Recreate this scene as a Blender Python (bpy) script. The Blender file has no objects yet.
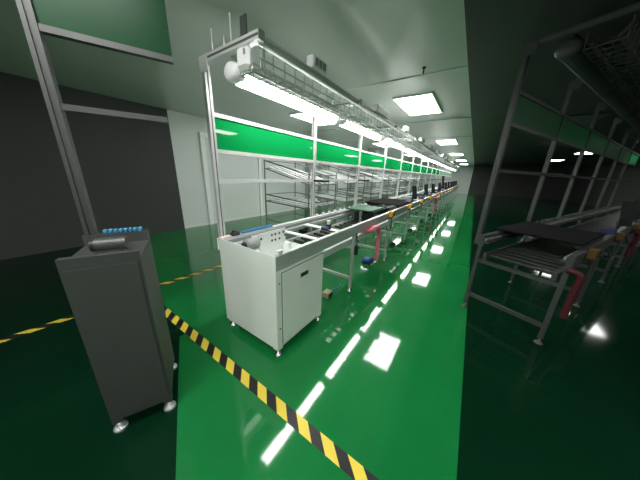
import bpy, math, random
from mathutils import Vector, Matrix
random.seed(7)
S = bpy.context.scene
COL = S.collection
ORD = ['first','second','third','fourth','fifth','sixth','seventh','eighth','ninth','tenth','eleventh','twelfth',
       'thirteenth','fourteenth','fifteenth','sixteenth','seventeenth','eighteenth']

# ------------------------------------------------------------------ materials
def mat(name, col, rough=.5, metal=0., var=0., scale=8., emit=None, strength=0., bump=0., bscale=40., spec=.5):
    m = bpy.data.materials.new(name); m.use_nodes = True
    nt = m.node_tree; b = nt.nodes['Principled BSDF']
    b.inputs['Base Color'].default_value = (*col, 1)
    b.inputs['Roughness'].default_value = rough
    b.inputs['Metallic'].default_value = metal
    b.inputs['Specular IOR Level'].default_value = spec
    tc = nt.nodes.new('ShaderNodeTexCoord')
    if var > 0:
        n = nt.nodes.new('ShaderNodeTexNoise'); n.inputs['Scale'].default_value = scale
        n.inputs['Detail'].default_value = 4
        nt.links.new(tc.outputs['Object'], n.inputs['Vector'])
        r = nt.nodes.new('ShaderNodeValToRGB')
        r.color_ramp.elements[0].position = .3; r.color_ramp.elements[1].position = .7
        r.color_ramp.elements[0].color = (*[c*(1-var) for c in col], 1)
        r.color_ramp.elements[1].color = (*[min(1, c*(1+var)) for c in col], 1)
        nt.links.new(n.outputs['Fac'], r.inputs['Fac']); nt.links.new(r.outputs['Color'], b.inputs['Base Color'])
    if bump > 0:
        n2 = nt.nodes.new('ShaderNodeTexNoise'); n2.inputs['Scale'].default_value = bscale
        nt.links.new(tc.outputs['Object'], n2.inputs['Vector'])
        bp = nt.nodes.new('ShaderNodeBump'); bp.inputs['Strength'].default_value = bump; bp.inputs['Distance'].default_value = .01
        nt.links.new(n2.outputs['Fac'], bp.inputs['Height']); nt.links.new(bp.outputs['Normal'], b.inputs['Normal'])
    if emit:
        b.inputs['Emission Color'].default_value = (*emit, 1); b.inputs['Emission Strength'].default_value = strength
    return m

def tape_mat():
    m = mat('hazard_tape', (.8, .62, .05), .45)
    nt = m.node_tree; b = nt.nodes['Principled BSDF']
    tc = nt.nodes.new('ShaderNodeTexCoord'); sp = nt.nodes.new('ShaderNodeSeparateXYZ')
    nt.links.new(tc.outputs['Object'], sp.inputs[0])
    # local X runs along the tape, local Y across it: slanted stripes
    a = nt.nodes.new('ShaderNodeMath'); a.operation = 'MULTIPLY_ADD'
    nt.links.new(sp.outputs['Y'], a.inputs[0]); a.inputs[1].default_value = 1.15
    nt.links.new(sp.outputs['X'], a.inputs[2])
    d = nt.nodes.new('ShaderNodeMath'); d.operation = 'DIVIDE'; nt.links.new(a.outputs[0], d.inputs[0]); d.inputs[1].default_value = .165
    f = nt.nodes.new('ShaderNodeMath'); f.operation = 'FRACT'; nt.links.new(d.outputs[0], f.inputs[0])
    g = nt.nodes.new('ShaderNodeMath'); g.operation = 'GREATER_THAN'; nt.links.new(f.outputs[0], g.inputs[0]); g.inputs[1].default_value = .5
    mx = nt.nodes.new('ShaderNodeMix'); mx.data_type = 'RGBA'
    nt.links.new(g.outputs[0], mx.inputs[0])
    mx.inputs[6].default_value = (.85, .66, .07, 1); mx.inputs[7].default_value = (.012, .012, .012, 1)
    nt.links.new(mx.outputs[2], b.inputs['Base Color'])
    return m

M = dict(
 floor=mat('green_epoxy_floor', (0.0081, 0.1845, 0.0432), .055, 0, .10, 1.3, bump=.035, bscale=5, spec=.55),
 floor_dimmed=mat('green_floor_painted_dim', (0.0023, 0.0225, 0.0090), .08, 0, .12, 1.3, bump=.03, bscale=5, spec=.18),  # copy of the floor green with dimming painted into the colour
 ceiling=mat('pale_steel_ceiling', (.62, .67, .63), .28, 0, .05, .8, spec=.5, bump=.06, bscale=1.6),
 ceiling_dimmed=mat('ceiling_painted_dim', (0.0488, 0.0507, 0.0488), .45, 0, .08, .8, spec=.25),  # copy of the ceiling, darkened in colour to imitate dim light
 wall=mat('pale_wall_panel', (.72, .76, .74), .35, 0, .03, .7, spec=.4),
 wall_dimmed=mat('wall_panel_painted_dim', (0.0618, 0.0637, 0.0618), .5, 0, .05, .7, spec=.25),  # wall copy whose colour carries the dimming
 white=mat('white_trim', (.80, .82, .80), .4),
 bright=mat('bright_white_paint', (.92, .93, .92), .4),
 slot=mat('dark_profile_slot', (.10, .11, .10), .6),
 green_dim=mat('green_board_painted_dim', (.006, .15, .045), .5, 0, .05, 2., spec=.2),  # right line's board, green lowered to look dimly lit
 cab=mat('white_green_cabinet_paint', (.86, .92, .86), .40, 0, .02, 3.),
 cab_dimmed=mat('cabinet_painted_dim', (0.0510, 0.0552, 0.0510), .5, 0, .05, 3.),  # cabinet copy with dimness put into its base colour
 gap=mat('dark_gap', (.05, .06, .05), .8),
 alu=mat('anodised_aluminium', (.60, .63, .62), .36, .45, .04, 12.),
 alu_white=mat('silver_profile', (.64, .66, .65), .38, .15, .03, 12.),
 alu_dimmed=mat('profile_painted_dim', (0.0825, 0.0853, 0.0825), .45, .4, .06, 12.),  # aluminium copy darkened to imitate dimness
 steel=mat('polished_steel', (.72, .72, .72), .18, 1.),
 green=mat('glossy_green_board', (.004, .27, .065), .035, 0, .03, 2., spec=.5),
 green_dimmed=mat('left_board_painted_dim', (0.0024, 0.0450, 0.0132), .35, 0, .05, 2., spec=.2),  # left board's green, dimmed in the colour itself
 tube=mat('lit_tube_diffuser', (.9, .9, .9), .4, emit=(1, .985, .96), strength=7.5),
 tube_dimmed=mat('tube_diffuser_painted_dim', (0.0960, 0.0990, 0.0960), .5),  # tube copy without glow, dimness painted in
 panel=mat('lit_ceiling_diffuser', (.9, .9, .9), .4, emit=(1, 1, .97), strength=5.5),
 panel_dimmed=mat('panel_diffuser_painted_dim', (0.1200, 0.1200, 0.1200), .5),  # panel copy without glow, its tone painted dim
 lamp=mat('white_lamp_housing', (.92, .92, .92), .35),
 lamp_dimmed=mat('lamp_housing_painted_dim', (0.0720, 0.0732, 0.0720), .5),  # housing white darkened to look dimly lit
 wire=mat('wire_mesh', (.42, .45, .42), .4, .5),
 black=mat('black_rubber', (.012, .012, .013), .5, 0, .2, 30.),
 mat_black=mat('black_antistatic_sheet', (.012, .012, .013), .9, 0, .2, 60., spec=.03),
 roller=mat('dark_roller', (.03, .034, .03), .4),
 belt=mat('grey_belt', (.22, .24, .24), .6),
 yellow=mat('orange_yellow_plastic', (.80, .40, .03), .4),
 yellow_dimmed=mat('yellow_plastic_painted_dim', (0.1020, 0.0600, 0.0090), .5),  # button box yellow with dimming put into the colour
 red=mat('red_plastic', (.6, .02, .02), .35),
 pink=mat('pink_red_hose', (1.0, .22, .33), .45, 0, .08, 40.),
 pink_dimmed=mat('pink_hose_painted_dim', (0.0800, 0.0075, 0.0150), .5),  # hose pink darkened to imitate dimness
 blue=mat('blue_plastic', (.03, .10, .42), .4),
 chain=mat('blue_chain', (.05, .26, .45), .45),
 navy=mat('navy_plastic', (.03, .035, .12), .4),
 pcb=mat('green_fixture_plate', (.018, .09, .042), .5, 0, .1, 20.),
 plate=mat('white_plastic_plate', (.78, .80, .78), .45),
 grey=mat('grey_plastic', (.30, .33, .32), .5),
 rack=mat('grey_lean_pipe', (.19, .21, .20), .4, .3),
 col=mat('grey_column_paint', (.40, .43, .41), .5, 0, .03, 2.),
 beige=mat('beige_box', (.50, .45, .30), .6),
 tape=tape_mat(),
)

# ------------------------------------------------------------------ mesh building
class MB:
    def __init__(s): s.v = []; s.f = []; s.m = []; s.smooth = []; s.cur = 0
    def _add(s, vs, fs, smooth=False):
        o = len(s.v); s.v += [tuple(v) for v in vs]
        for f in fs: s.f.append([o+i for i in f]); s.m.append(s.cur); s.smooth.append(smooth)
    def box(s, x0, x1, y0, y1, z0, z1, b=0.):
        if b <= 0:
            s._add([(x0,y0,z0),(x1,y0,z0),(x1,y1,z0),(x0,y1,z0),(x0,y0,z1),(x1,y0,z1),(x1,y1,z1),(x0,y1,z1)],
                   [(0,3,2,1),(4,5,6,7),(0,1,5,4),(1,2,6,5),(2,3,7,6),(3,0,4,7)])
            return s
        X = (x0, x1); Y = (y0, y1); Z = (z0, z1); vs = []; idx = {}
        for i in (0,1):
            for j in (0,1):
                for k in (0,1):
                    sx, sy, sz = (1 if i == 0 else -1), (1 if j == 0 else -1), (1 if k == 0 else -1)
                    for ax in range(3):
                        p = [X[i]+sx*b, Y[j]+sy*b, Z[k]+sz*b]; p[ax] = (X[i], Y[j], Z[k])[ax]
                        idx[i,j,k,ax] = len(vs); vs.append(p)
        fs = []
        for ax in range(3):
            for e in (0,1):
                c = []
                for (p, q) in ((0,0),(1,0),(1,1),(0,1)):
                    t = [0,0,0]; o = [a for a in range(3) if a != ax]; t[ax] = e; t[o[0]] = p; t[o[1]] = q
                    c.append(idx[t[0],t[1],t[2],ax])
                fs.append(c)
        for ax in range(3):
            o = [a for a in range(3) if a != ax]
            for p in (0,1):
                for q in (0,1):
                    c = []
                    for e, a in ((0,o[0]),(1,o[0]),(1,o[1]),(0,o[1])):
                        t = [0,0,0]; t[ax] = e; t[o[0]] = p; t[o[1]] = q; c.append(idx[t[0],t[1],t[2],a])
                    fs.append(c)
        for i in (0,1):
            for j in (0,1):
                for k in (0,1): fs.append([idx[i,j,k,a] for a in range(3)])
        s._add(vs, fs); return s
    def prism(s, prof, a, b, axis='x'):            # closed profile (two coords), swept along an axis
        n = len(prof)
        def P(t, p):
            return (t,p[0],p[1]) if axis == 'x' else ((p[0],t,p[1]) if axis == 'y' else (p[0],p[1],t))
        vs = [P(a,p) for p in prof]+[P(b,p) for p in prof]
        s._add(vs, [tuple(range(n))[::-1], tuple(range(n,2*n))]+[(i,(i+1)%n,n+(i+1)%n,n+i) for i in range(n)])
        return s
    def cyl(s, p, q, r, n=10, r2=None):
        p = Vector(p); q = Vector(q); d = (q-p).normalized(); r2 = r if r2 is None else r2
        u = d.orthogonal().normalized(); w = d.cross(u); vs = []
        for c, rr in ((p,r),(q,r2)):
            for i in range(n):
                a = 2*math.pi*i/n; vs.append(c+u*math.cos(a)*rr+w*math.sin(a)*rr)
        s._add(vs, [(i,(i+1)%n,n+(i+1)%n,n+i) for i in range(n)], True)
        s._add([vs[i] for i in range(n)], [tuple(range(n))[::-1]]); s._add([vs[n+i] for i in range(n)], [tuple(range(n))])
        return s
    def lathe(s, prof, c=(0,0,0), n=14):
        vs = []; m = len(prof)
        for i in range(n):
            a = 2*math.pi*i/n
            for r, z in prof: vs.append((c[0]+r*math.cos(a), c[1]+r*math.sin(a), c[2]+z))
        s._add(vs, [(i*m+j, ((i+1)%n)*m+j, ((i+1)%n)*m+j+1, i*m+j+1) for i in range(n) for j in range(m-1)], True)
        return s
    def tube(s, pts, r, n=8, rib=0.):
        pts = [Vector(p) for p in pts]; m = len(pts); vs = []; u = None
        for i, p in enumerate(pts):
            d = (pts[min(i+1,m-1)]-pts[max(i-1,0)]).normalized()
            u = d.orthogonal().normalized() if u is None else (u-d*u.dot(d)).normalized()
            w = d.cross(u); rr = r*(1+(rib if i%2 else -rib))
            for k in range(n):
                a = 2*math.pi*k/n; vs.append(p+(u*math.cos(a)+w*math.sin(a))*rr)
        s._add(vs, [(i*n+k, i*n+(k+1)%n, (i+1)*n+(k+1)%n, (i+1)*n+k) for i in range(m-1) for k in range(n)]
                   +[tuple(range(n))[::-1], tuple(range((m-1)*n,m*n))], True)
        return s
    def mesh(s, name, mats):
        me = bpy.data.meshes.new(name); me.from_pydata(s.v, [], s.f)
        for m in (mats if isinstance(mats, (list,tuple)) else [mats]): me.materials.append(m)
        for p, k, sm in zip(me.polygons, s.m, s.smooth): p.material_index = k; p.use_smooth = sm
        import bmesh
        bm = bmesh.new(); bm.from_mesh(me); bmesh.ops.recalc_face_normals(bm, faces=bm.faces); bm.to_mesh(me); bm.free()
        return me

def spline(pts, n=12):
    out = []; P = [Vector(p) for p in pts]; P = [P[0]]+P+[P[-1]]
    for i in range(1, len(P)-2):
        for k in range(n):
            t = k/n; a, b, c, d = P[i-1], P[i], P[i+1], P[i+2]
            out.append(.5*((2*b)+(c-a)*t+(2*a-5*b+4*c-d)*t*t+(3*b-a-3*c+d)*t**3))
    out.append(P[-2]); return out

CACHE = {}
def part(name, mb, mats, parent, key=None, loc=(0,0,0)):
    """one mesh object; repeats with the same key share mesh data"""
    if key is not None and key in CACHE: me = CACHE[key]
    else:
        me = (mb() if callable(mb) else mb).mesh(name, mats)
        if key is not None: CACHE[key] = me
    o = bpy.data.objects.new(name, me); COL.objects.link(o); o.location = loc
    if parent is not None: o.parent = parent
    return o
def tag(o, label, cat, group=None):
    o['label'] = label; o['category'] = cat
    if group: o['group'] = group
    return o
def struct(name, mb, mats, parent=None):
    o = part(name, mb, mats, parent); 
    if parent is None: o['kind'] = 'structure'
    return o
class Frame:
    def __init__(s, ox=0, oy=0, deg=0): s.o = (ox, oy); s.a = math.radians(deg)
    def at(s, x, y, z=0):
        c, n = math.cos(s.a), math.sin(s.a); return (s.o[0]+c*x-n*y, s.o[1]+n*x+c*y, z)
    def thing(s, name, label, cat, x=0, y=0, z=0, group=None):
        o = bpy.data.objects.new(name, None); COL.objects.link(o); o.empty_display_size = .1
        o.location = s.at(x, y, z); o.rotation_euler = (0, 0, s.a)
        return tag(o, label, cat, group)
    def solid(s, name, mb, mats, label, cat, x=0, y=0, z=0, group=None, key=None):
        o = part(name, mb, mats, None, key, s.at(x, y, z)); o.rotation_euler = (0, 0, s.a)
        return tag(o, label, cat, group)
W = Frame()

# ------------------------------------------------------------------ room
XA, XB, YA, YB, ZC = -6., 23., -7., 4.3, 2.41
def slab(x0, x1, y0, y1, z0, z1): return MB().box(x0, x1, y0, y1, z0, z1)
YF, YC = -1.14, -.66      # edges of the dimming painted into the floor and ceiling colours
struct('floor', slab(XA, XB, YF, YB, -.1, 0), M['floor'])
struct('floor', slab(XA, XB, YA, YF, -.1, 0), M['floor_dimmed'])  # right bay floor, dimming painted in
struct('floor', MB().prism([(XA,-.30),(-.83,-.30),(-.325,.80),(XA,.80)], -.02, .0001, 'z'), M['floor_dimmed'])  # slanted left patch, dimming painted into the floor colour
struct('floor', slab(XA, -.285, .80, YB, -.02, .0001), M['floor_dimmed'])  # rest of the left floor painted dim
struct('ceiling', slab(XA, XB, YC, YB, ZC, ZC+.1), M['ceiling'])
struct('ceiling', slab(XA, XB, YA, YC, ZC, ZC+.1), M['ceiling_dimmed'])  # right ceiling bay, dimming painted in
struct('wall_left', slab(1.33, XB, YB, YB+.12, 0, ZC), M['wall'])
struct('wall_left', slab(XA, 1.33, YB, YB+.12, 0, ZC), M['wall_dimmed'])  # left wall stretch with painted dimming
struct('wall_right', slab(XA, XB, YA-.12, YA, 0, ZC), M['wall_dimmed'])
struct('wall_front', slab(XB, XB+.12, YC, YB, 0, ZC), M['wall'])
struct('wall_front', slab(XB, XB+.12, YA, YC, 0, ZC), M['wall_dimmed'])
struct('wall_back', slab(XA-.12, XA, YA, YB, 0, ZC), M['wall'])
struct('baseboard_left', slab(1.33, XB, YB-.012, YB-.0005, 0, .05), M['white'])
# door frame in the pale wall
d = bpy.data.objects.new('door_1', None); COL.objects.link(d); d.location = (1.90, YB, 0); d['kind'] = 'structure'
part('door_frame', MB().box(0,.10,-.05,-.001,0,2.10).box(1.62,1.70,-.05,-.001,0,2.10).box(.10,1.62,-.05,-.001,2.0,2.10), M['bright'], d)
part('door_leaf', MB().box(.105,1.615,-.008,-.001,.01,1.995), M['wall'], d)
part('door_handle', MB().cyl((1.5,-.0085,1.0),(1.5,-.05,1.0),.012).box(1.41,1.51,-.06,-.0505,.99,1.01), M['steel'], d)
# ceiling seams and grey wall pillars
for i, (x0, x1, y0, y1) in enumerate(((2.07,2.10,YC,1.2),(4.35,4.37,YC,YB),(6.6,6.62,YC,YB))):
    struct('trim_%d' % (i+1), slab(x0, x1, y0, y1, ZC-.008, ZC-.0005), M['white' if i == 0 else 'col'])
for i, (x0, x1) in enumerate(((5.72,6.1),(6.57,7.16),(9.3,9.9),(11.5,12.3),(14.5,15.6))):
    struct('trim_%d' % (i+4), slab(x0, x1, YB-.18, YB-.001, 0, ZC-.001), M['col'])
struct('trim_9', slab(8.6, 9.0, 2.75, 3.15, 0, ZC-.001), M['col'])

# ceiling light panels
def panel(x, y, lit, label, group):
    t = W.thing('ceiling_light_panel', label, 'ceiling light', x, y, ZC-.03, group)
    part('frame', lambda: MB().box(-.53,.53,-.27,-.25,0,.029).box(-.53,.53,.25,.27,0,.029).box(-.53,-.51,-.25,.25,0,.029).box(.51,.53,-.25,.25,0,.029),
         M['white'] if lit else M['alu_dimmed'], t, 'pf%d' % lit)
    part('diffuser', lambda: MB().box(-.51,.51,-.25,.25,.004,.028), M['panel'] if lit else M['panel_dimmed'], t, 'pd%d' % lit)
rows = (('over the aisle', 0.01, 0), ('over the racks behind the lit line', 2.03, 0))
for nm, y, _ in rows:
    g = 'lit ceiling panels '+nm
    for i in range(4 if y > 1 else 5):
        panel(3.18+4.3*i, y, 1, 'bright ceiling light panel, %s in view in the row %s' % (ORD[i], nm), g)
    for x, wh in ((-1.15, 'just behind the camera'), (-4.2, 'farthest behind the camera')):
        if y > 1 and x > -2: continue
        panel(x, y, 1, 'bright ceiling light panel %s in the row %s' % (wh, nm), g)
for x, wh in ((-1.15, 'just behind the camera'), (-4.2, 'farthest behind the camera')):
    panel(x, -2.1, 1, 'added unseen fill light panel %s in the dim-toned ceiling' % wh, 'lit ceiling panels in the dark bay')  # unseen panels added to brighten the white cabinet's front face
for i in range(5):
    panel(-1.15+4.3*i, -4.2, 1, 'bright ceiling light panel, %s in the row far out in the dark bay' % ORD[i], 'lit ceiling panels in the dark bay')
for i in range(3):
    panel(2.4+3.0*i, -1.9-.35*i, 0, 'unlit grey light panel in the dim-toned ceiling, %s from the camera' % ORD[i], 'unlit ceiling panels')
W.solid('ceiling_hook', MB().cyl((0,0,.018),(0,0,.03),.018,12).cyl((0,0,-.02),(0,0,.018),.006,8).box(-.014,.014,-.005,.005,-.028,-.018), M['black'],
        'small dark fitting hanging from the pale ceiling before the nearest bright panel', 'ceiling fitting', 1.9, -.28, ZC-.0305)

# floor tapes (local X along the tape)
def tape(x, y, deg, ln, label):
    o = part('hazard_tape', MB().box(0, ln, -.034, .034, .0002, .0022), M['tape'], None, None, (x, y, 0)); o.rotation_euler = (0,0,math.radians(deg))
    tag(o, label, 'floor tape', 'hazard tapes on the floor')
tape(-.25, YF, 90, 1.86-YF+.034, 'black and yellow hazard tape crossing the floor in front of the white cabinet')
tape(-3.2, 1.86, -1.2, 2.91, 'black and yellow hazard tape on the floor behind the dim-toned cabinet at left')
tape(-.212, 1.865, -4.0, 5.2, 'black and yellow hazard tape on the floor running away behind the white cabinet')

# ------------------------------------------------------------------ line parts
P = 1.23
def leveling_foot(): return MB().lathe([(0,0),(.030,0),(.030,.010),(.022,.018),(.011,.024),(.009,.065),(0,.065)])
def rail_prof(y0, y1, z0, z1, side):
    d = .006; zm = (z0+z1)/2; h = .008
    if side < 0:   # slots on the low-y face
        return [(y0,z0),(y1,z0),(y1,z1),(y0,z1),(y0,zm+.022+h),(y0+d,zm+.022+h),(y0+d,zm+.022),(y0,zm+.022),(y0,zm-.022),(y0+d,zm-.022),(y0+d,zm-.022-h),(y0,zm-.022-h)]
    return [(y0,z0),(y1,z0),(y1,zm-.022-h),(y1-d,zm-.022-h),(y1-d,zm-.022),(y1,zm-.022),(y1,zm+.022),(y1-d,zm+.022),(y1-d,zm+.022+h),(y1,zm+.022+h),(y1,z1),(y0,z1)]

def section(F, k, dark, first_legs=False):
    A = M['alu_dimmed'] if dark else M['alu']; AW = M['alu_dimmed'] if dark else M['alu_white']; D = 'd' if dark else 'l'
    where = 'the dim-toned right line' if dark else 'the lit line'
    lab = ('conveyor section, %s from the near end of %s' % (ORD[k], where)) if k else \
          ('dark conveyor section at the near end of the dim-toned right line' if dark else 'aluminium conveyor section resting over the white end cabinet')
    if k: lab = ('dark ' if dark else 'aluminium ')+lab
    t = F.thing('conveyor_section', lab, 'conveyor', P*k, 0, 0, 'conveyor sections of '+where)
    e = P-.004
    part('front_rail', lambda: MB().prism([(0,.695),(.036,.695),(.036,.80),(.004,.80),(.004,.797),(0,.797),(0,.748),(.003,.748),(.003,.744),(0,.744)], 0, e), A, t, 'fr'+D)
    part('back_rail', lambda: MB().prism(rail_prof(.585,.64,.70,.80,1), 0, e), AW, t, 'br'+D)
    part('front_belt', lambda: MB().box(0,e,.042,.056,.758,.782), M['belt'], t, 'fb')
    part('back_belt', lambda: MB().box(0,e,.566,.580,.758,.782), M['belt'], t, 'bb')
    part('guide_lip', lambda: MB().box(0,e,.0365,.075,.735,.752), AW, t, 'gl'+D)
    part('guide_lip', lambda: MB().box(0,e,.545,.5845,.735,.752), AW, t, 'gl2'+D)
    x0 = .56 if (k == 0 and not dark) else 0
    kk = 'a' if x0 else 'b'
    part('lower_rail', lambda: MB().box(x0,e,.055,.085,.575,.64), AW, t, 'lr'+D+kk)
    part('lower_rail', lambda: MB().box(x0,e,.535,.565,.575,.64), AW, t, 'lr2'+D+kk)
    n = 10
    for i in range(n):
        x = .06+i*.122
        if x < x0: continue
        part('roller', lambda: MB().cyl((0,.0865,0),(0,.5335,0),.017,8), M['roller'], t, 'rol', (x,0,.615))
    for q, (xx) in enumerate(([.03] if first_legs else [])+[1.19]):
        for nm, y in (('front',.004),('rear',.60)):
            part('leg', lambda: MB().box(-.016,.016,0,.032,.06,.6945).box(-.018,.018,-.002,.034,.055,.07) if nm == 'front' else
                 MB().box(-.016,.016,0,.032,.06,.6995).box(-.018,.018,-.002,.034,.055,.07), A, t, 'leg'+nm+D, (xx,y,0))
            part('foot', lambda: leveling_foot(), M['alu_dimmed'] if dark else M['steel'], t, 'foot'+D, (xx,y+.016,0))
        part('cross_beam', lambda: MB().box(-.014,.014,.0365,.5995,.15,.185), A, t, 'cb'+D, (xx,0,0))
        part('cross_beam', lambda: MB().box(-.014,.014,.0365,.5995,.53,.565), A, t, 'cb2'+D, (xx,0,0))
    if k >= 1:
        for i in range(8):
            part('guide_wheel', lambda: MB().cyl((0,0,0),(0,0,.022),.020,10).cyl((0,0,.022),(0,0,.03),.008,8), M['alu_dimmed'] if dark else M['plate'], t, 'gw'+D, (.08+i*.15,.612,.8005))
    return t

def station(F, k, dark, up=0., last=False):
    A = M['alu_dimmed'] if dark else M['alu_white']; D = 'd' if dark else 'l'
    where = 'the dim-toned right line' if dark else 'the lit line'
    t = F.thing('overhead_frame', ('dark ' if dark else 'silver ')+'post and green board frame, %s from the near end of %s' % (ORD[k], where),
                'workstation frame', .05+P*k, .66, .80, 'overhead frames of '+where)
    # local z = 0 at the top of the conveyor rail
    e = P-.004; h = up
    def slotted(b, strips):
        b.cur = 1
        for q in strips: b.box(*q)
        return b
    part('post', lambda: slotted(MB().prism([(-.02,-.02),(-.005,-.02),(-.005,-.012),(.005,-.012),(.005,-.02),(.02,-.02),(.02,.02),(-.02,.02),(-.02,.004),(-.013,.004),(-.013,-.004),(-.02,-.004)], -.1, 1.21+h, 'z'), [(-.0049,.0049,-.0185,-.0121,-.09,1.2+h),(-.0185,-.0131,-.0039,.0039,-.09,1.2+h)]), [A, M['slot']], t, 'post'+D)
    part('arm', lambda: slotted(MB().prism([(-.02,1.17+h),(.02,1.17+h),(.02,1.21+h),(-.02,1.21+h),(-.02,1.197+h),(-.012,1.197+h),(-.012,1.183+h),(-.02,1.183+h)], -.545, -.0205, 'y'), [(-.0185,-.0121,-.544,-.03,1.1835+h,1.1965+h)]), [A, M['slot']], t, 'arm'+D)
    part('corner_plate', lambda: MB().box(-.027,-.0205,-.07,.02,1.12+h,1.205+h).cyl((-.027,0,1.15+h),(-.031,0,1.15+h),.006,8).cyl((-.027,-.05,1.19+h),(-.031,-.05,1.19+h),.006,8), A, t, 'cp'+D)
    part('arm_end_cap', lambda: MB().box(-.021,.021,-.551,-.5455,1.168+h,1.212+h), M['gap' if dark else 'grey'], t, 'cap'+D)
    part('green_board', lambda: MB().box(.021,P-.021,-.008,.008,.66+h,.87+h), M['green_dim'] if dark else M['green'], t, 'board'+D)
    part('board_rail', lambda: MB().box(.021,P-.021,-.018,.018,.8705+h,.897+h), A, t, 'brt'+D)
    part('board_rail', lambda: MB().box(.021,P-.021,-.018,.018,.63+h,.6595+h), A, t, 'brb'+D)
    part('shelf_bar', lambda: MB().box(.021,P-.021,-.015,.015,.415+h*.5,.445+h*.5), A, t, 'sb'+D)
    part('shelf_bracket', lambda: MB().box(-.018,.018,-.17,-.0205,.418+h*.5,.44+h*.5).box(-.015,.10,-.17,-.15,.418+h*.5,.44+h*.5), M['black'], t, 'sbr'+D) if k else None
    part('overhead_rail', lambda: MB().prism([(-.525,1.171+h),(-.485,1.171+h),(-.485,1.209+h),(-.525,1.209+h),(-.525,1.196+h),(-.518,1.196+h),(-.518,1.184+h),(-.525,1.184+h)], .021, P-.021), A, t, 'or'+D)
    part('lamp_rail', lambda: MB().box(.021,P-.021,-.245,-.215,1.172+h,1.20+h), A, t, 'lrl'+D)
    return t

def tray_mesh():
    b = MB(); L = P-.05
    prof = [(-.18,.10),(-.18,0),(0,0),(0,.10)]
    for y, z in ((-.18,.10),(-.18,.05),(-.18,0),(-.12,0),(-.06,0),(0,0),(0,.05),(0,.10)):
        b.cyl((0,y,z),(L,y,z),.0042,6)
    for i in range(13):
        x = .01+i*(L-.02)/12
        b.cyl((x,-.18,0),(x,-.18,.10),.0042,6); b.cyl((x,-.18,0),(x,0,0),.0042,6); b.cyl((x,0,0),(x,0,.10),.0042,6)
    return b
def tray(F, k, dark, up=0.):
    where = 'the dim-toned right line' if dark else 'the lit line'
    t = F.thing('cable_tray', 'wire mesh cable tray, %s from the near end of %s' % (ORD[k], where), 'cable tray',
                .075+P*k, .345, 1.862+up, 'wire cable trays of '+where)
    part('wire_basket', tray_mesh, M['alu_dimmed'] if dark else M['wire'], t, 'tray%d' % dark)
    for y in (-.184, .0045): part('tray_hanger', lambda: MB().box(.03,.04,0,.004,.0,.112), M['alu_dimmed'] if dark else M['alu'], t, 'th%d' % dark, (0,y,0))
    if k and not dark or dark:
        part('cable', lambda: MB().tube(spline([(0,-.05,.02),(.25,-.09,.03),(.5,-.05,.018),(.75,-.12,.03),(1.0,-.06,.02),(1.17,-.08,.022)],6), .010, 6).tube(
            spline([(0,-.12,.02),(.3,-.14,.03),(.6,-.10,.02),(.9,-.13,.034),(1.17,-.11,.02)],6), .008, 6), M['grey'] if not dark else M['black'], t, 'cab%d' % dark)

LP = 1.35
def lamp_prof(w0, w1, z0, z1): return [(-w0,z0),(w0,z0),(w1,z0+.02),(w1*.75,z1),(-w1*.75,z1),(-w1,z0+.02)]
def lamp(F, k, dark, up=0.):
    where = 'the dim-toned right line' if dark else 'the lit line'
    t = F.thing('tube_light', ('unlit grey' if dark else 'glowing white')+' tube light hung over %s, %s from its near end' % (where, ORD[k]), 'tube light',
                .085+LP*k, .43, 1.865+up, 'tube lights of '+where)
    H = M['lamp_dimmed'] if dark else M['lamp']
    part('housing', lambda: MB().prism([(-.062,.03),(.062,.03),(.058,.045),(.035,.085),(-.035,.085),(-.058,.045)], .05, 1.22), H, t, 'lh%d' % dark)
    part('diffuser', lambda: MB().prism([(-.038,-.012),(-.017,-.024),(.017,-.024),(.038,-.012),(.060,.029),(-.060,.029)], .05, 1.22), M['tube_dimmed'] if dark else M['tube'], t, 'ld%d' % dark)
    def cap(s):
        b = MB(); r = [(.0,.066),(.045,.066),(.065,.056),(.075,.034)]
        n = 14; vs = []
        for x, h in r:
            for i in range(n):
                a = 2*math.pi*i/n; vs.append((s*x, h*1.08*math.cos(a), .035+h*.86*math.sin(a)))
        b._add(vs, [(j*n+i, j*n+(i+1)%n, (j+1)*n+(i+1)%n, (j+1)*n+i) for j in range(3) for i in range(n)]+[tuple(range(n)), tuple(range(3*n,4*n))], True)
        return b
    part('end_cap', lambda: cap(-1), H, t, 'lc%d' % dark, (.05,0,0)); part('end_cap', lambda: cap(1), H, t, 'lc2%d' % dark, (1.22,0,0))
    part('hanging_bracket', lambda: MB().box(.12,.15,-.03,.03,.0855,.1065).box(1.1,1.13,-.03,.03,.0855,.1065), H, t, 'lb%d' % dark)

def socket_box(F, k, x, dark, up=0., L=.17):
    where = 'the dim-toned right line' if dark else 'the lit line'
    t = F.thing('socket_box', ('grey' if dark else 'white')+' socket box on the overhead rail, %s from near end of %s' % (ORD[k], where), 'socket box',
                x, .155, 2.0095+up, 'socket boxes of '+where)
    part('body', lambda: MB().box(0,L,-.045,.02,.0,.075,.008), M['lamp_dimmed'] if dark else M['lamp'], t, 'sk%d%g' % (dark,L))
    n = 3 if L < .3 else 5
    for i in range(n):
        w = (L-.03)/n
        part('socket', lambda: MB().box(.006,w-.006,-.049,-.0452,.018,.060), M['belt'] if dark else M['grey'], t, 'sks%d%g' % (dark,L), (.015+i*w,0,0))

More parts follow.
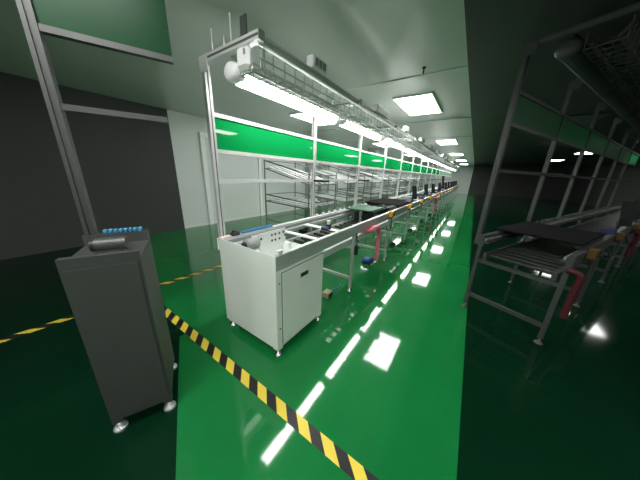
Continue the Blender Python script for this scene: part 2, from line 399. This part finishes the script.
def stop_box(F, k, x, dark):
    where = 'the dim-toned right line' if dark else 'the lit line'
    t = F.thing('stop_button_box', ('dull ochre' if dark else 'orange yellow')+' button box on front rail, %s from near end of %s' % (ORD[k], where), 'button box',
                x, -.001, .735, 'button boxes on the front rail of '+where)
    part('body', lambda: MB().box(-.035,.035,-.055,0,0,.085,.006), M['yellow_dimmed'] if dark else M['yellow'], t, 'yb%d' % dark)
    part('clamp', lambda: MB().box(.0355,.060,-.05,0,-.01,.08).box(-.03,.05,-.045,-.003,-.02,-.0005), M['black'], t, 'yc')
    part('button', lambda: MB().cyl((0,-.0552,.045),(0,-.064,.045),.012,12).cyl((0,-.064,.045),(0,-.076,.045),.02,12), M['black'], t, 'ybt')
    part('cable', lambda: MB().tube(spline([(.04,-.03,-.02),(.03,-.035,-.16),(-.04,-.03,-.2),(-.08,-.012,-.17),(-.1,-.012,-.13)],8), .007, 6), M['black'], t, 'ybc')

def holder(F, k, x, dark, h=.30):
    where = 'the dim-toned right line' if dark else 'the lit line'
    t = F.thing('screen_holder', 'black tilted screen on a stem, %s from the near end of %s' % (ORD[k], where), 'screen',
                x, .02, .8003, 'tilted screens of '+where)
    part('stem', lambda: MB().box(-.025,.025,-.016,.016,0,.008).cyl((0,0,.008),(0,0,h*.55),.011,8), M['black'], t, 'hs%g' % h)
    def scr():
        b = MB().box(-.045,.045,-.012,.012,-h*.45,h*.45,.004)
        R = Matrix.Translation((.05,-.02,h*.72)) @ Matrix.Rotation(math.radians(18),4,'Y') @ Matrix.Rotation(math.radians(68),4,'Z') @ Matrix.Rotation(math.radians(-24),4,'X')
        b.v = [tuple(R @ Vector(v)) for v in b.v]; return b
    part('screen', scr, M['black'], t, 'hp%g' % h)
    part('blue_bin', lambda: MB().box(-.11,-.03,-.015,.10,.0,.05,.006), M['navy'], t, 'hb')

def hose(F, k, pts, label, dark, r=.028):
    F.solid('ribbed_hose', MB().tube(spline(pts, 14), r, 10, .10), M['pink_dimmed'] if dark else M['pink'], label, 'hose', 0, 0, 0)

# ------------------------------------------------------------------ the lit line
N = 16
for k in range(N):
    section(W, k, 0); station(W, k, 0)
    tray(W, k, 0)
for k in range(14): lamp(W, k, 0)
socket_box(W, 0, .50, 0)
for k in range(1, 14): socket_box(W, k, .55+P*k+(-.05 if k == 1 else 0), 0, 0, .40 if k == 1 else .17+.15*(k%2))
for k in range(13): stop_box(W, k, 2.31+1.165*k, 0)
for k, x in enumerate((3.76, 5.05, 6.2, 7.6, 8.4, 9.6, 10.8, 12.1, 13.3, 14.6, 15.8)): holder(W, k, x, 0, .30 if k != 4 else .5)

# white end cabinet
c = W.thing('end_cabinet', 'white steel cabinet with a door standing under the near end of the lit line', 'cabinet', 0, 0, 0)
x1, y1 = .555, .60
b = MB().box(0,x1,.0,y1,.075,.56).box(0,.02,0,y1,.56,.69).box(x1-.02,x1,0,y1,.56,.69).box(.02,x1-.02,0,.02,.56,.69).box(.02,x1-.02,y1-.02,y1,.56,.69)
for px, py in ((0,0),(0,y1-.05),(x1-.05,0),(x1-.05,y1-.05)): b.box(px,px+.05,py,py+.05,.055,.075)
part('body', b, M['cab'], c)
part('end_panel', MB().box(-.006,-.0005,-.002,y1+.02,.072,.803).box(-.006,.03,y1+.042,y1+.046,.70,.80), M['cab'], c)
part('door', MB().box(.052,.535,-.006,-.0005,.10,.668), M['cab'], c)
part('door_gap', MB().box(.046,.052,-.0016,-.0004,.094,.674).box(.535,.541,-.0016,-.0004,.094,.674).box(.052,.535,-.0016,-.0004,.668,.674).box(.052,.535,-.0016,-.0004,.094,.10), M['gap'], c)
part('door_handle', MB().box(.245,.335,-.0075,-.0063,.562,.595).box(.25,.33,-.012,-.0075,.588,.595), M['black'], c)
part('door_screw', MB().cyl((.026,-.003,.24),(.026,0,.24),.006,8), M['gap'], c); part('door_screw', MB().cyl((.026,-.003,.60),(.026,0,.60),.006,8), M['gap'], c)
for px, py in ((.022,.022),(.022,y1-.022),(x1-.022,.022),(x1-.022,y1-.022)):
    part('foot', lambda: leveling_foot(), M['steel'], c, 'cfoot', (px,py,0))

# drive unit in the open top of the cabinet
c = W.thing('drive_unit', 'white bracket plate with motor set in the open top of the white cabinet', 'motor', .1, .3, .561)
def holes_plate():
    b = MB().box(.05,.43,.115,.125,.0005,.265)
    b.cur = 1
    for x, z in ((.10,.09),(.14,.09),(.26,.10),(.26,.05),(.30,.10),(.30,.05),(.35,.10),(.35,.05),(.40,.10),(.42,.07)):
        b.cyl((x,.115,z+.13),(x,.113,z+.13),.011,10)
    return b
part('bracket_plate', holes_plate(), [M['plate'], M['gap']], c)
part('bracket_foot', MB().box(.05,.43,.03,.1145,.0005,.012).box(.40,.43,.05,.1145,.012,.13), M['plate'], c)
part('motor', MB().cyl((-.06,.045,.235),(.04,.045,.235),.042,18).cyl((-.068,.045,.235),(-.06,.045,.235),.034,18), M['grey'], c)
part('pulley', MB().cyl((-.083,.045,.235),(-.0685,.045,.235),.024,16), M['black'], c)
part('motor_base', MB().box(-.065,.045,.005,.085,.0005,.192), M['plate'], c)
W.solid('drag_chain', (lambda: [b:=MB()] and [b.box(i*.022,i*.022+.0125,-.016,.016,0,.022,.003) for i in range(16)] and b)(), M['chain'],
        'blue segmented cable chain lying on the back rail above the white cabinet', 'cable chain', .20, .609, .8003)
W.solid('sensor_block', MB().box(0,.07,-.02,.02,0,.028,.004).cyl((.02,0,.028),(.02,0,.045),.012), M['black'],
        'small black sensor block beside the blue chain on the back rail', 'sensor', .10, .609, .8003)
W.solid('tube_end_block', MB().box(0,.045,-.012,.014,0,.03,.004), M['plate'], 'small white block on the front rail end above the cabinet corner', 'stop block', .03, .018, .8003)
W.solid('pink_cover_strip', MB().box(0,.09,-.02,.02,0,.012,.003), mat('pale_pink_plastic', (.72,.52,.50), .5),
        'pale pink strip on the back rail at the foot of the first post', 'cover strip', -.002, .609, .8003)

# things between and on the rails
for i, (x0, x1_) in enumerate(((.585,.635),(.95,1.02))):
    W.solid('cross_plate', MB().box(0,x1_-x0,.0,.468,0,.012,.003).cyl((.03,.03,.012),(.03,.03,.018),.008,8).cyl((.03,.43,.012),(.03,.43,.018),.008,8), M['plate'],
            'white cross plate bridging the two rails, %s from the white cabinet' % ORD[i], 'cross plate', x0, .076, .7525, 'white cross plates between the rails')
    for q, y in enumerate((.056, .545)): pass
t = W.thing('stopper_cylinder', 'black pneumatic stopper with white cap on a white plate between the rails', 'stopper', .97, .22, .7648)
part('barrel', MB().cyl((0,0,0),(0,0,.05),.032,14), M['black'], t); part('cap', MB().cyl((0,0,.0505),(0,0,.085),.018,12).cyl((0,0,.085),(0,0,.092),.024,12), M['plate'], t)
part('valve', MB().box(-.1,-.034,-.03,.03,0,.035,.004), M['navy'], t)
t = W.thing('fixture_plate', 'green fixture plate raised on pedestals between the rails before the black sheet', 'fixture', 2.25, .36, .633)
part('plate', MB().box(-.26,.26,-.2,.2,.185,.205,.004), M['pcb'], t)
for px in (-.2, .18): part('pedestal', lambda: MB().box(-.04,.04,-.04,.04,0,.02).cyl((0,0,.02),(0,0,.1845),.024,12), M['steel'], t, 'ped', (px,-.02,0))
part('black_block', MB().box(-.13,.1,-.1,.12,.0,.14,.006), M['black'], t)
t = W.thing('pallet_sheet', 'large black sheet pallet lying flat across both rails of the lit line', 'pallet', 3.38, .33, .8313)
part('sheet', MB().box(-.5,.52,-.30,.32,.0,.016,.004), M['mat_black'], t)
part('skid', lambda: MB().box(-.48,.5,-.02,.02,-.0303,-.0005), M['black'], t, 'skid', (0,-.28,0)); part('skid', None, None, t, 'skid', (0,.255,0))
for i, x in enumerate((4.6, 5.9, 7.4, 9.2, 11)):
    W.solid('work_tray', MB().box(0,.5,.0,.46,0,.02,.005).box(.05,.2,.08,.38,.02,.07,.006).box(.28,.44,.1,.3,.02,.05,.006), M['pcb'] if i%2 else M['belt'],
            ('green' if i%2 else 'dark grey')+' work tray riding between the rails, %s after the black sheet' % ORD[i], 'tray', x, .08, .7828, 'work trays after the black sheet')

# hoses, clamps and things on the floor under the line
hose(W, 0, [(1.50,.10,.66),(1.53,-.01,.68),(1.62,-.045,.70),(1.75,-.045,.675),(1.82,-.04,.56),(1.835,-.035,.40),(1.84,-.03,.20)], 'pink red ribbed hose drooping from the front rail near the white cabinet', 0)
hose(W, 1, [(6.6,.02,.70),(6.8,-.05,.68),(6.98,-.05,.56),(7.02,-.05,.40),(7.05,-.04,.20)], 'pink red ribbed hose hanging from the front rail far down the lit line', 0, .035)
t = W.thing('foot_switch', 'blue and black foot switch on the floor below the pink hose', 'foot switch', 2.12, .2, 0)
part('base', MB().box(-.05,.17,-.07,.07,0,.018,.004), M['black'], t); part('blue_shell', MB().box(-.05,.08,-.06,.06,.0185,.085,.02), M['blue'], t); part('pedal', MB().box(.085,.165,-.05,.05,.0185,.05,.008), M['black'], t)
t = W.thing('valve_box', 'small beige box on the floor beside the white cabinet', 'box', .93, .17, 0)
part('body', MB().box(-.05,.05,-.04,.04,0,.065,.006), M['beige'], t); part('dark_face', MB().box(-.035,.035,-.046,-.0405,.012,.05), M['black'], t)
W.solid('cable', MB().tube(spline([(0,0,.008),(.08,.03,.008),(.17,.0,.008),(.27,.03,.008)],8), .007, 6), M['chain'], 'thin blue cable on the floor between beige box and conveyor leg', 'cable', 1.0, .16, 0)
t = W.thing('leg_switch', 'black switch clamped on the first conveyor leg past the white cabinet', 'switch', 1.19, .003, .47)
part('body', MB().box(-.022,.022,-.035,0,0,.10,.005), M['black'], t); part('cable', MB().tube(spline([(0,-.02,.1),(.0,-.02,.16),(.01,-.006,.22),(.01,-.006,.243)],6), .008, 6), M['black'], t)
for i in range(5):
    W.solid('floor_pedal', MB().box(-.06,.08,-.05,.05,0,.03,.008).box(-.04,.06,-.04,.04,.03,.055,.01), M['black'], 'black foot pedal on the floor under the lit line, %s past the foot switch' % ORD[i],
            'foot pedal', 3.3+1.5*i, .16, 0, 'foot pedals under the lit line')
# rods and strap standing on the first arm
for i, (y, h, w) in enumerate(((.55,.12,'leftmost'),(.43,.055,'shortest, the middle one'),(.36,.14,'tallest, the rightmost'))):
    W.solid('thin_rod', MB().cyl((0,0,0),(0,0,h),.004,8), M['plate'], 'thin white rod standing on the first overhead arm, %s of three' % w, 'rod', .047, y, 2.0105, 'thin rods on the first arm')
W.solid('dark_bracket', MB().box(-.003,.003,-.026,.026,0,.10).box(-.02,.003,-.026,.026,0,.004), M['gap'], 'dark upright strap plate on the first overhead arm', 'bracket', .05, .25, 2.0105)
t = W.thing('tray_end_cover', 'white cover box hanging at the near end of the first cable tray', 'cover', .02, .27, 1.86)
part('cover', MB().box(0,.05,-.075,.03,0,.1095,.018), M['lamp'], t); part('clip', MB().box(-.004,-.0005,-.06,-.045,.06,.085), M['grey'], t)

# ------------------------------------------------------------------ flow racks behind
def flow_rack(k, x):
    t = W.thing('flow_rack', 'grey pipe flow rack with sloped shelves behind the lit line, %s from the near end' % ORD[k], 'rack', x, 1.5, 0, 'flow racks behind the lit line')
    Wd, Dp = .95, 1.15
    for i, (px, py, h) in enumerate(((0,0,1.34),(Wd,0,1.34),(0,Dp,1.54),(Wd,Dp,1.54))):
        part('post', lambda: MB().cyl((0,0,.0),(0,0,h),.014,8), M['rack'], t, 'rp%g' % h, (px,py,0))
    for z0, z1 in ((1.28,1.525),(1.10,1.375)):
        part('sloped_rail', lambda: MB().cyl((.02,0,z0),(.02,Dp,z1),.012,8).cyl((Wd-.02,0,z0),(Wd-.02,Dp,z1),.012,8).cyl((0,0,z0),(Wd,0,z0),.012,8).cyl((0,Dp,z1),(Wd,Dp,z1),.012,8), M['rack'], t, 'sr%g' % z0)
    for z0, z1 in ((.77,.85),(.66,.71),(.24,.32)):
        part('sloped_rail', lambda: MB().cyl((.02,0,z0),(.02,Dp,z1),.012,8).cyl((Wd-.02,0,z0),(Wd-.02,Dp,z1),.012,8).cyl((0,0,z0),(Wd,0,z0),.012,8).cyl((0,Dp,z1),(Wd,Dp,z1),.012,8), M['rack'], t, 'sr%g' % z0)
    for z0, z1 in ((1.12,1.395),(.68,.73)):
        for i in range(5):
            x_ = .10+i*.185
            part('roller_lane', lambda: MB().prism([(0.02,z0),(Dp-.02,z1),(Dp-.02,z1+.018),(0.02,z0+.018)], -.035, .035), M['plate'], t, 'rl%g' % z0, (x_,0,0))
for k in range(8): flow_rack(k, 2.3+1.5*k)
for i, x in enumerate((2.75, 5.6)):
    W.solid('parts_bin', MB().box(0,.26,0,.36,0,.01).box(0,.008,0,.36,.01,.09).box(.252,.26,0,.36,.01,.09).box(.008,.252,0,.008,.01,.07).box(.008,.252,.352,.36,.01,.1), M['black'],
            'black parts bin on the floor under the %s flow rack from the near end' % ('first' if i == 0 else 'third'), 'bin', x, 1.75, 0, 'bins under the flow racks')

# ------------------------------------------------------------------ the line at right with dimness painted into its colours, set at an angle across the aisle
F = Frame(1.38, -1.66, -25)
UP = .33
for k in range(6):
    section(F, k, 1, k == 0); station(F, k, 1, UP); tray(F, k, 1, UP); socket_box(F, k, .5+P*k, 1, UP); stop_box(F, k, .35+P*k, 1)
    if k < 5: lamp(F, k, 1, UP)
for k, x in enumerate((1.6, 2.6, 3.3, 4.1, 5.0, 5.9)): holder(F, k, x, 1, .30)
hose(F, 0, [(.0,.02,.69),(.02,-.05,.66),(.03,-.05,.5),(.03,-.05,.3)], 'dull red ribbed hose hanging at the near end of the dim-toned line', 1, .022)
hose(F, 1, [(2.9,.02,.70),(3.0,-.05,.66),(3.05,-.05,.5),(3.06,-.05,.3)], 'dull red ribbed hose hanging midway along the dim-toned line', 1, .03)
t = F.thing('pallet_sheet', 'black sheet pallet lying across the near end of the dim-toned line at right', 'pallet', .70, .33, .8313)
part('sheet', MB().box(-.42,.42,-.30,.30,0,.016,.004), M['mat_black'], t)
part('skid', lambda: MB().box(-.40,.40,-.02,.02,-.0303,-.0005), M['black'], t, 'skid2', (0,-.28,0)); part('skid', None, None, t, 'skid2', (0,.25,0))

# ------------------------------------------------------------------ cabinet with post and board, near left, dimness put into their colours
G = Frame(-.84, .33, -24.5)
t = G.thing('test_cabinet', 'dim-toned narrow cabinet on steel feet, nearest to the camera at left', 'cabinet', 0, 0, 0)
w, dp, h = .255, .34, .93
b = MB().box(0,w,0,dp,.075,h-.0)
for px, py in ((0,0),(0,dp-.04),(w-.04,0),(w-.04,dp-.04)): b.box(px,px+.04,py,py+.04,.055,.075)
part('body', b, M['cab_dimmed'], t)
part('side_panel', MB().box(.012,w-.012,-.005,-.0005,.09,h-.02), M['cab_dimmed'], t)
for px, py in ((.02,.02),(.02,dp-.02),(w-.02,.02),(w-.02,dp-.02)): part('foot', lambda: leveling_foot(), M['alu'], t, 'cfoot2', (px,py,0))
part('top_rail', MB().box(0,w,dp-.05,dp,h+.0005,h+.05), M['alu_dimmed'], t)
part('top_rail', MB().box(0,w,0,.03,h+.0005,h+.03), M['alu_dimmed'], t)
t = G.thing('board_post', 'dim-toned post carrying a green board on the dim-toned cabinet at left', 'workstation frame', .03, .315, h+.0505)
part('post', MB().prism([(-.02,-.02),(-.005,-.02),(-.005,-.012),(.005,-.012),(.005,-.02),(.02,-.02),(.02,.02),(-.02,.02)], 0, 1.15, 'z'), M['alu_dimmed'], t)
part('green_board', MB().box(.021,.46,-.008,.008,.86,1.08), M['green_dimmed'], t)
part('board_rail', MB().box(.021,.46,-.016,.016,.835,.8595), M['alu_dimmed'], t); part('board_rail', MB().box(.021,.46,-.016,.016,1.0805,1.105), M['alu_dimmed'], t)
part('shelf_bar', MB().box(.021,.40,-.014,.014,.56,.585), M['alu_dimmed'], t)
t = G.thing('pulley_motor', 'small dim-toned motor with pulley on top of the dim-toned cabinet at left', 'motor', .13, .15, h+.0005)
part('motor', MB().cyl((-.05,0,.035),(.06,0,.035),.032,14).box(-.045,.055,-.03,.03,0,.012), M['alu_dimmed'], t); part('pulley', MB().cyl((-.065,0,.035),(-.0505,0,.035),.028,14), M['black'], t)
G.solid('drag_chain', (lambda: [b:=MB()] and [b.box(i*.02,i*.02+.016,-.014,.014,0,.02,.003) for i in range(8)] and b)(), M['chain'],
        'short blue cable chain on the back rail of the dim-toned cabinet at left', 'cable chain', .075, .315, h+.0505)

# ------------------------------------------------------------------ camera, world, colour
cd = bpy.data.cameras.new('camera'); cam = bpy.data.objects.new('camera', cd); COL.objects.link(cam)
fw = Vector((0.79236114, 0.53425183, -0.29451452)); rt = Vector((0.56757426, -0.82258542, 0.0348235)); dn = Vector((-0.22365883, -0.19475165, -0.95501232))
cam.matrix_world = Matrix(((rt.x,-dn.x,-fw.x,-.9029),(rt.y,-dn.y,-fw.y,-.9423),(rt.z,-dn.z,-fw.z,1.3179),(0,0,0,1)))
cd.sensor_fit = 'HORIZONTAL'; cd.sensor_width = 36; cd.lens = 216.6282*36/640; cd.clip_start = .02; cd.clip_end = 200
S.camera = cam
w = bpy.data.worlds.new('world'); S.world = w; w.use_nodes = True
w.node_tree.nodes['Background'].inputs[0].default_value = (.8, .85, .8, 1); w.node_tree.nodes['Background'].inputs[1].default_value = .05
S.view_settings.view_transform = 'Standard'; S.view_settings.look = 'None'; S.view_settings.gamma = 1; S.view_settings.use_curve_mapping = False
S.view_settings.exposure = 1.8
S.cycles.max_bounces = 10; S.cycles.diffuse_bounces = 6
try: S.cycles.use_denoising = True
except Exception: pass
